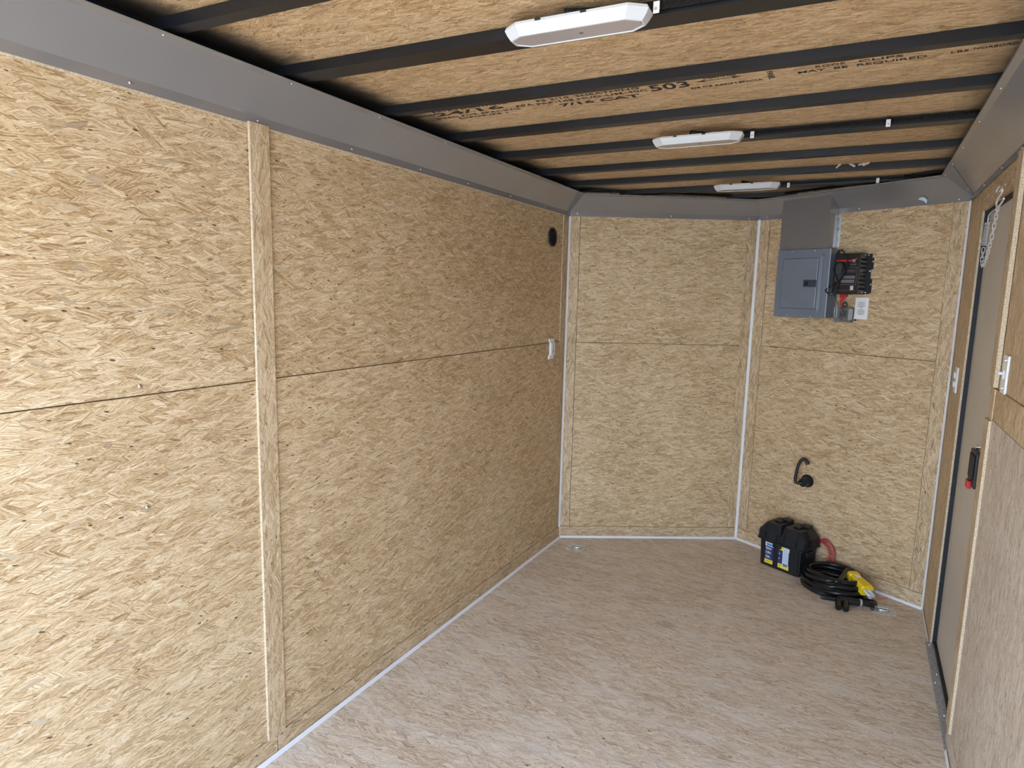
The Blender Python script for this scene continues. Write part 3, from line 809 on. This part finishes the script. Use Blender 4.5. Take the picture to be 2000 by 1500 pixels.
# ================================================================== PLASTIC SCRAP ON THE COVE
a = Vector((.882, -.010, 1.975))
t = MB().poly([(.862, -.022, 1.978), (.880, -.030, 1.984), (.893, -.027, 1.982), (.899, -.014, 1.972), (.896, -.0075, 1.955), (.885, -.0115, 1.968)], (0, -.0008, .0008)).build('tape_scrap', M['lab_white'])
t.matrix_world = FNR; tag(t, 'torn white scrap of film stuck on the grey cove near the right corner', 'tape scrap')

# ================================================================== SIDE DOOR
door = MB().box(S0-.01, S1+.02, .0235, .050-.001, .02, ZT+.01).build('door_1', M['door'], kind='structure'); door.matrix_world = FR
gk = MB().box(S0+.0012, S0+.010, .008, .0233, .012, ZT).box(S0+.010, S1, .0125, .0233, ZT-.014, ZT-.0005).box(S0+.010, S1+.01, .0125, .0233, .012, .022)
gk.build('gasket', M['rubber'], door)
MB().box(S0+.002, 1.065, -.016, .022, .0006, .010).build('threshold', M['sill'], door)
for s, y in ((.30, -.004), (.55, .004), (.62, -.006), (.85, .002)): MB().cyl((s, y, .0095), (s, y, .013), .004, 10).build('threshold_screw', M['screw'], door)
lt = MB().box(.668, .80, .006, .0233, .848, .972, .004).build('door_latch', M['black'], door)
MB().box(.700, .785, .000, .0065, .875, .962, .003).build('paddle', M['rubber'], lt)
MB().box(.715, .76, -.006, .008, .838, .866, .003).build('red_release', M['red'], lt)
MB().cyl((.76, .0235, .992), (.76, .006, .992), .008, 16).build('lock_knob', M['screw'], door)

# ================================================================== HOOK, CHAIN AND SPRING
t = thing('door_chain', 'zinc chain and spring hanging from a hook above the side door', 'chain')
XH = W-.006
MB().tube(spline([(W+.0005, -.738, 1.898), (W-.012, -.790, 1.892), (W-.022, -.850, 1.876), (W-.028, -.888, 1.862), (W-.032, -.868, 1.854)], 6), .0024, 8).build('eye_hook', M['chain'], t, smooth=True)
MB().cyl((W, -.738, 1.898), (W-.003, -.738, 1.898), .007, 12).build('hook_base', M['chain'], t)
sh = [(-.790, 1.864), (-.815, 1.872), (-.858, 1.872), (-.905, 1.858), (-.900, 1.845), (-.852, 1.838), (-.822, 1.824), (-.838, 1.810), (-.890, 1.808), (-.955, 1.820)]
MB().tube(spline([(W-.030, y, z) for y, z in sh], 6), .0030, 8).build('s_hook', M['chain'], t, smooth=True)
# links hang in a slack curve from the S hook to the lower end of the spring
cpts = spline([(W-.026, -.832, 1.812), (W-.022, -.777, 1.765), (W-.022, -.740, 1.705), (W-.018, -.66, 1.655), (W-.012, -.556, 1.632), (W-.010, -.500, 1.645), (W-.008, -.478, 1.680), (W-.006, -.470, 1.704)], 10)
L = [0]
for a, b in zip(cpts, cpts[1:]): L.append(L[-1]+(b-a).length)
def at(d):
    j = 0
    while j < len(L)-2 and L[j+1] < d: j += 1
    return cpts[j].lerp(cpts[j+1], (d-L[j])/(L[j+1]-L[j])), (cpts[j+1]-cpts[j]).normalized()
lm = []
for q in range(16):
    a = 2*PI*q/16; lm.append((math.cos(a)*.0048, 0, math.sin(a)*.0048+(.007 if math.sin(a) >= 0 else -.007)))
lk = MB().tube(lm, .0014, 6, closed=True).build('chain_link', M['chain'], t, smooth=True)
nlk = int(L[-1]/.0185)
for i in range(nlk):
    o = lk if i == 0 else lk.copy()
    if i: COL.objects.link(o)
    p, d = at((i+.5)*L[-1]/nlk)
    o.parent = t
    o.matrix_local = T(*p) @ d.to_track_quat('Z', 'Y').to_matrix().to_4x4() @ Matrix.Rotation(PI/2*(i % 2)+.5, 4, 'Z')
# spring
sp = []
p0 = Vector((W-.006, -.490, 1.796)); p1 = Vector((W-.006, -.470, 1.712))
ax = (p1-p0); A1 = Vector((1, 0, 0)); A2 = ax.normalized().cross(A1)
for i in range(16*10+1):
    tt = i/160; a = tt*16*2*PI
    sp.append(p0+ax*tt+(A1*math.cos(a)+A2*math.sin(a))*.008)
MB().tube(sp, .0016, 6).build('spring', M['chain'], t, smooth=True)
MB().tube(spline([(W-.006, -.490, 1.796), (W-.006, -.494, 1.812), (W-.004, -.480, 1.822), (W+.004, -.505, 1.836), (W+.0234, -.530, 1.846)], 5), .0018, 6).build('spring_hook', M['chain'], t, smooth=True)

# ================================================================== D-RING PANS
GD = 'floor tie-down rings'
def d_ring(cx, cy, ang, lab):
    t = thing('tie_down_ring', lab, 'tie-down ring', T(cx, cy, 0) @ Matrix.Rotation(ang, 4, 'Z'), GD)
    def rrect(a, b, z, c=.008):
        return [(-a, -b+c, z), (-a+c, -b, z), (a-c, -b, z), (a, -b+c, z), (a, b-c, z), (a-c, b, z), (-a+c, b, z), (-a, b-c, z)]
    MB().frustum([rrect(.055, .052, .0005), rrect(.055, .052, .0022), rrect(.034, .026, .0042, .012), rrect(.030, .022, .0012, .01), rrect(.022, .014, .0009, .008)]).build('pan', M['zinc'], t)
    pts = [(-.026, .012, .006), (-.020, -.014, .0075), (-.010, -.020, .008), (.010, -.020, .008), (.020, -.014, .0075), (.026, .012, .006)]
    MB().tube(spline(pts, 5), .0038, 8).build('ring', M['zinc'], t, smooth=True)
    MB().box(-.032, .032, .008, .018, .003, .009, .002).build('ring_strap', M['zinc'], t)
    for x in (-.044, .044):
        for y in (-.040, .040):
            o = bpy.data.objects.new('screw', SCREW); COL.objects.link(o); o.parent = t; o.matrix_local = T(x, y, .0022) @ Matrix.Scale(.005, 4)
d_ring(1.753, -.020, .08, 'recessed zinc tie-down ring on the floor right of the coiled black cord')
d_ring(.163, -.088, .08, 'recessed zinc tie-down ring on the floor in the left front corner')

# ================================================================== BATTERY BOX
UB = Vector((.893, -.45, 0)).normalized()
VB = Vector((0, 0, 1)).cross(UB)
MBX = Matrix(((UB.x, VB.x, 0, 1.136), (UB.y, VB.y, 0, .263), (0, 0, 1, 0), (0, 0, 0, 1)))
t = thing('battery_box', 'black plastic dual battery box with coloured labels on the floor by the wall', 'battery box', MBX)
def rr8(x0, x1, y0, y1, z, c=.012):
    return [(x0, y0+c, z), (x0+c, y0, z), (x1-c, y0, z), (x1, y0+c, z), (x1, y1-c, z), (x1-c, y1, z), (x0+c, y1, z), (x0, y1-c, z)]
MB().frustum([rr8(.006, .244, .004, .163, .001), rr8(0, .25, 0, .168, .158)]).build('body', M['black'], t)
lid = MB().frustum([rr8(-.014, .264, -.010, .178, .150), rr8(-.014, .264, -.010, .178, .156), rr8(-.010, .260, -.008, .174, .158), rr8(-.010, .260, -.008, .174, .200, .014)]).build('lid', M['black'], t)
for x0, x1, xa, xb in ((-.010, .121, .026, .112), (.127, .260, .136, .228)):
    mb = MB().frustum([rr8(x0, x1, -.008, .174, .1995, .012), rr8(xa, xb, .012, .148, .250, .010)])
    mb.build('lid_lobe', M['black'], lid)
MB().box(.118, .130, .0, .165, .1995, .226).build('lid_valley', M['black'], lid)
for x in (.068, .182): MB().box(x-.018, x+.018, .055, .095, .2498, .258, .003).build('vent_cap', M['black'], lid)
for x in (.082, .196): MB().box(x-.022, x+.030, .10, .145, .2498, .262, .004).build('vent_hump', M['black'], lid)
for x in (.035, .105, .150, .222):  # gussets at the front of the lobes
    MB().poly([(x-.005, -.009, .165), (x-.005, -.0085, .202), (x-.005, .010, .246), (x-.005, .004, .246), (x-.005, -.015, .2), (x-.005, -.014, .165)], (.010, 0, 0)).build('gusset', M['black'], lid)
for y in (.035, .052, .069): MB().poly([(.2605, y, .163), (.2605, y, .200), (.231, y, .247), (.236, y, .247), (.2655, y, .200), (.2655, y, .163)], (0, .005, 0)).build('rib', M['black_gloss'], lid)
MB().box(.095, .140, -.022, .0, .128, .158, .003).build('strap_buckle', M['black'], t)
MB().box(.250, .268, .045, .110, .112, .140, .003).build('side_handle', M['black'], t)
MB().box(.236, .2535, -.0015, .006, .004, .15, .004).build('corner_rib', M['black_gloss'], t)
YB = -.0008
def tilt(z): return -.0012+.004*(1-z/.158)
def lab(name, x0, x1, z0, z1, mat, dy=0, par=t):
    y0, y1 = .0035*(1-z0/.158)-.0012-dy, .0035*(1-z1/.158)-.0012-dy
    return MB().poly([(x0, y0, z0), (x1, y0, z0), (x1, y1, z1), (x0, y1, z1)], (0, .0006, 0)).build(name, M[mat], par)
l1 = lab('product_label', .040, .090, .018, .140, 'lab_blue')
lab('label_header', .040, .090, .117, .140, 'lab_white', .0004, l1); lab('label_logo', .049, .082, .122, .134, 'lab_sky', .0008, l1)
lab('label_footer', .040, .090, .018, .040, 'lab_yellow', .0004, l1)
def btext(s, x, z, size, mat, width, par, bold=.0003):
    y = .0035*(1-z/.158)-.0024
    text_obj('label_text', s, size, M[mat], par, T(x, y, z) @ WT, .0003, width, bold=bold)
btext('Battery', .045, .103, .013, 'white', .036, l1); btext('Coffre', .045, .079, .013, 'white', .032, l1); btext('Caja', .045, .055, .013, 'white', .026, l1)
for z in (.097, .073, .049):
    for x in (.046, .056, .067): lab('fine_print', x, x+.008, z, z+.002, 'print_white', .0008, l1)
for x in (.046, .056, .068): lab('fine_print', x, x+.008, .026, .032, 'print_tan', .0008, l1)
l2 = lab('side_label', .122, .187, .020, .142, 'lab_blue')
lab('label_top', .122, .187, .121, .142, 'lab_yellow', .0004, l2); lab('label_bottom', .122, .187, .018, .042, 'lab_yellow', .0004, l2)
l3 = lab('white_sticker', .148, .183, .030, .140, 'lab_white', .0008, l2)
for i in range(9):
    for x, wd in ((.152, .009), (.163, .006), (.171, .005+.0006*i)): lab('fine_print', x, x+wd, .131-i*.0088, .133-i*.0088, 'lab_sky', .0012, l3)
for i in range(9): lab('barcode', .154+i*.0028, .154+i*.0028+(.0012 if i % 2 else .002), .034, .050, 'ink', .0014, l3)
for z in (.096, .068): lab('bullet', .126, .131, z, z+.006, 'white', .0008, l2)
for z in (.129, .027):
    for x in (.126, .135): lab('fine_print', x, x+.007, z, z+.005, 'print_tan', .0008, l2)
# red cables behind it
t = thing('battery_lead', 'pair of red battery cables looping out behind the black battery box', 'cable', FNR)
for k, pts in enumerate(([(.535, -.012, .150), (.556, -.018, .176), (.585, -.036, .172), (.609, -.037, .152), (.617, -.038, .12), (.607, -.040, .078), (.58, -.042, .05)],
                         [(.540, -.010, .165), (.566, -.014, .192), (.598, -.024, .186), (.624, -.025, .161), (.636, -.026, .122), (.628, -.028, .078), (.60, -.030, .050)])):
    MB().tube(spline(pts, 8), .0062, 10).build('cable', M['red_cable'], t, smooth=True)

# ================================================================== COILED CORD
t = thing('coiled_power_cord', 'thick black power cord coiled on the floor with a yellow connector', 'power cord')
cpt = []; loops = 6; N = 40
cc = Vector((1.528, .098, 0)); R0 = .0125
specs = [(.150, .134, .0135, 0, 0), (.120, .106, .0150, .004, .004), (.147, .128, .040, -.003, .004), (.116, .100, .040, .004, .006), (.138, .118, .064, -.004, .010), (.126, .106, .086, -.010, .018)]
for li, (ra, rb, z, dx, dy) in enumerate(specs):
    nx = specs[min(li+1, len(specs)-1)]
    for i in range(N):
        tt = i/N; a = 2*PI*tt-1.1
        s = 0 if tt < .8 else (tt-.8)/.2
        A = ra+(nx[0]-ra)*s; B = rb+(nx[1]-rb)*s; Z = z+(nx[2]-z)*s
        wob = .003*math.sin(3*a+li*1.7)
        cpt.append(cc+UB*((A+wob)*math.cos(a)+dx)+VB*((B+wob)*math.sin(a)+dy)+Vector((0, 0, Z+.002*math.sin(2*a+li))))
tail = [cpt[-1]+(cpt[-1]-cpt[-2])*3, Vector((1.575, .185, .088)), Vector((1.606, .150, .084))]
tail0 = [Vector((1.668, .035, .024)), Vector((1.66, .02, .018))]
MB().tube(cpt, R0, 12).build('cord', M['black_gloss'], t, smooth=True)
# yellow connector, lying on the coil
p0 = Vector((1.606, .134, .090)); p1 = Vector((1.682, .012, .066)); d = (p1-p0).normalized()
q = d.to_track_quat('X', 'Z').to_matrix().to_4x4(); q.translation = p0
Ln = (p1-p0).length
yc = MB().frustum([[(x, cy_*w, cz_*h) for cy_, cz_ in ((-1, -.6), (-.7, -1), (.7, -1), (1, -.6), (1, .6), (.7, 1), (-.7, 1), (-1, .6))] for x, w, h in ((0, .024, .020), (.010, .029, .024), (.030, .030, .025), (.034, .026, .022), (.06, .027, .023), (Ln-.04, .032, .026), (Ln-.006, .033, .027), (Ln, .029, .024))])
yc = yc.build('yellow_connector', M['yellow'], t, M_=q)
MB().box(.040, .064, -.012, .012, .0235, .0245).build('white_sticker', M['white'], yc)
MB().cyl((Ln, .006, -.004), (Ln+.028, .008, -.012), .017, 16).build('blade_cover', M['lab_white'], yc, smooth=True)
MB().box(Ln, Ln+.045, -.024, -.014, .004, .012, .002).build('clear_sleeve', M['white'], yc)
MB().tube(spline([cpt[-1], cpt[-1]+(cpt[-1]-cpt[-2])*2+Vector((0, 0, .006)), p0-d*.03+Vector((-.004, .004, 0)), p0+d*.01], 8), R0, 12).build('cord_end', M['black_gloss'], t, smooth=True)
MB().tube(spline([(1.700, -.02, .05), (1.725, -.012, .045), (1.745, .01, .046), (1.77, .02, .05)], 6), .0018, 6).build('twist_tie', M['red_cable'], yc if False else t, smooth=True)
# elbow plug at the other end
e0 = Vector((1.672, -.040, .022)); e1 = Vector((1.560, -.075, .030))
MB().tube([e0, e0.lerp(e1, .2), e0.lerp(e1, .22), e0.lerp(e1, .6), e1], .014, 14, rad=[.012, .014, .017, .018, .018]).build('plug_boot', M['black'], t, smooth=True)
MB().cyl(e0.lerp(e1, .12), e0.lerp(e1, .20), .0185, 18).build('cable_band', M['zinc'], t, smooth=True)
for off in (0, .031):
    a = e1+Vector((off-.002, .004, -.002)); MB().cyl(a, a+Vector((.004, -.072, -.012)), .0150, 16).build('plug_prong', M['black_gloss'], t, smooth=True)
MB().tube(spline([cpt[0], cpt[0]+(cpt[0]-cpt[1])*2, Vector((1.700, .02, .014)), Vector((1.705, -.028, .018)), e0], 8), R0, 12).build('cord_start', M['black_gloss'], t, smooth=True)

# ================================================================== METAL SHAVING ON THE FLOOR
t = thing('metal_shaving', 'tiny curled metal shaving lying on the open floor', 'metal shaving', T(.428, -1.453, .0015))
MB().tube([(math.cos(a)*.011, math.sin(a)*.009, .0015+.0015*math.sin(a)) for a in [i*2*PI/24 for i in range(24)]], .0012, 6, closed=True).build('ring', M['zinc'], t, smooth=True)
MB().tube(spline([(-.011, 0, .0015), (-.018, .002, .002), (-.026, -.003, .001), (-.032, .002, .002)], 5), .0013, 6).build('tail', M['zinc'], t, smooth=True)
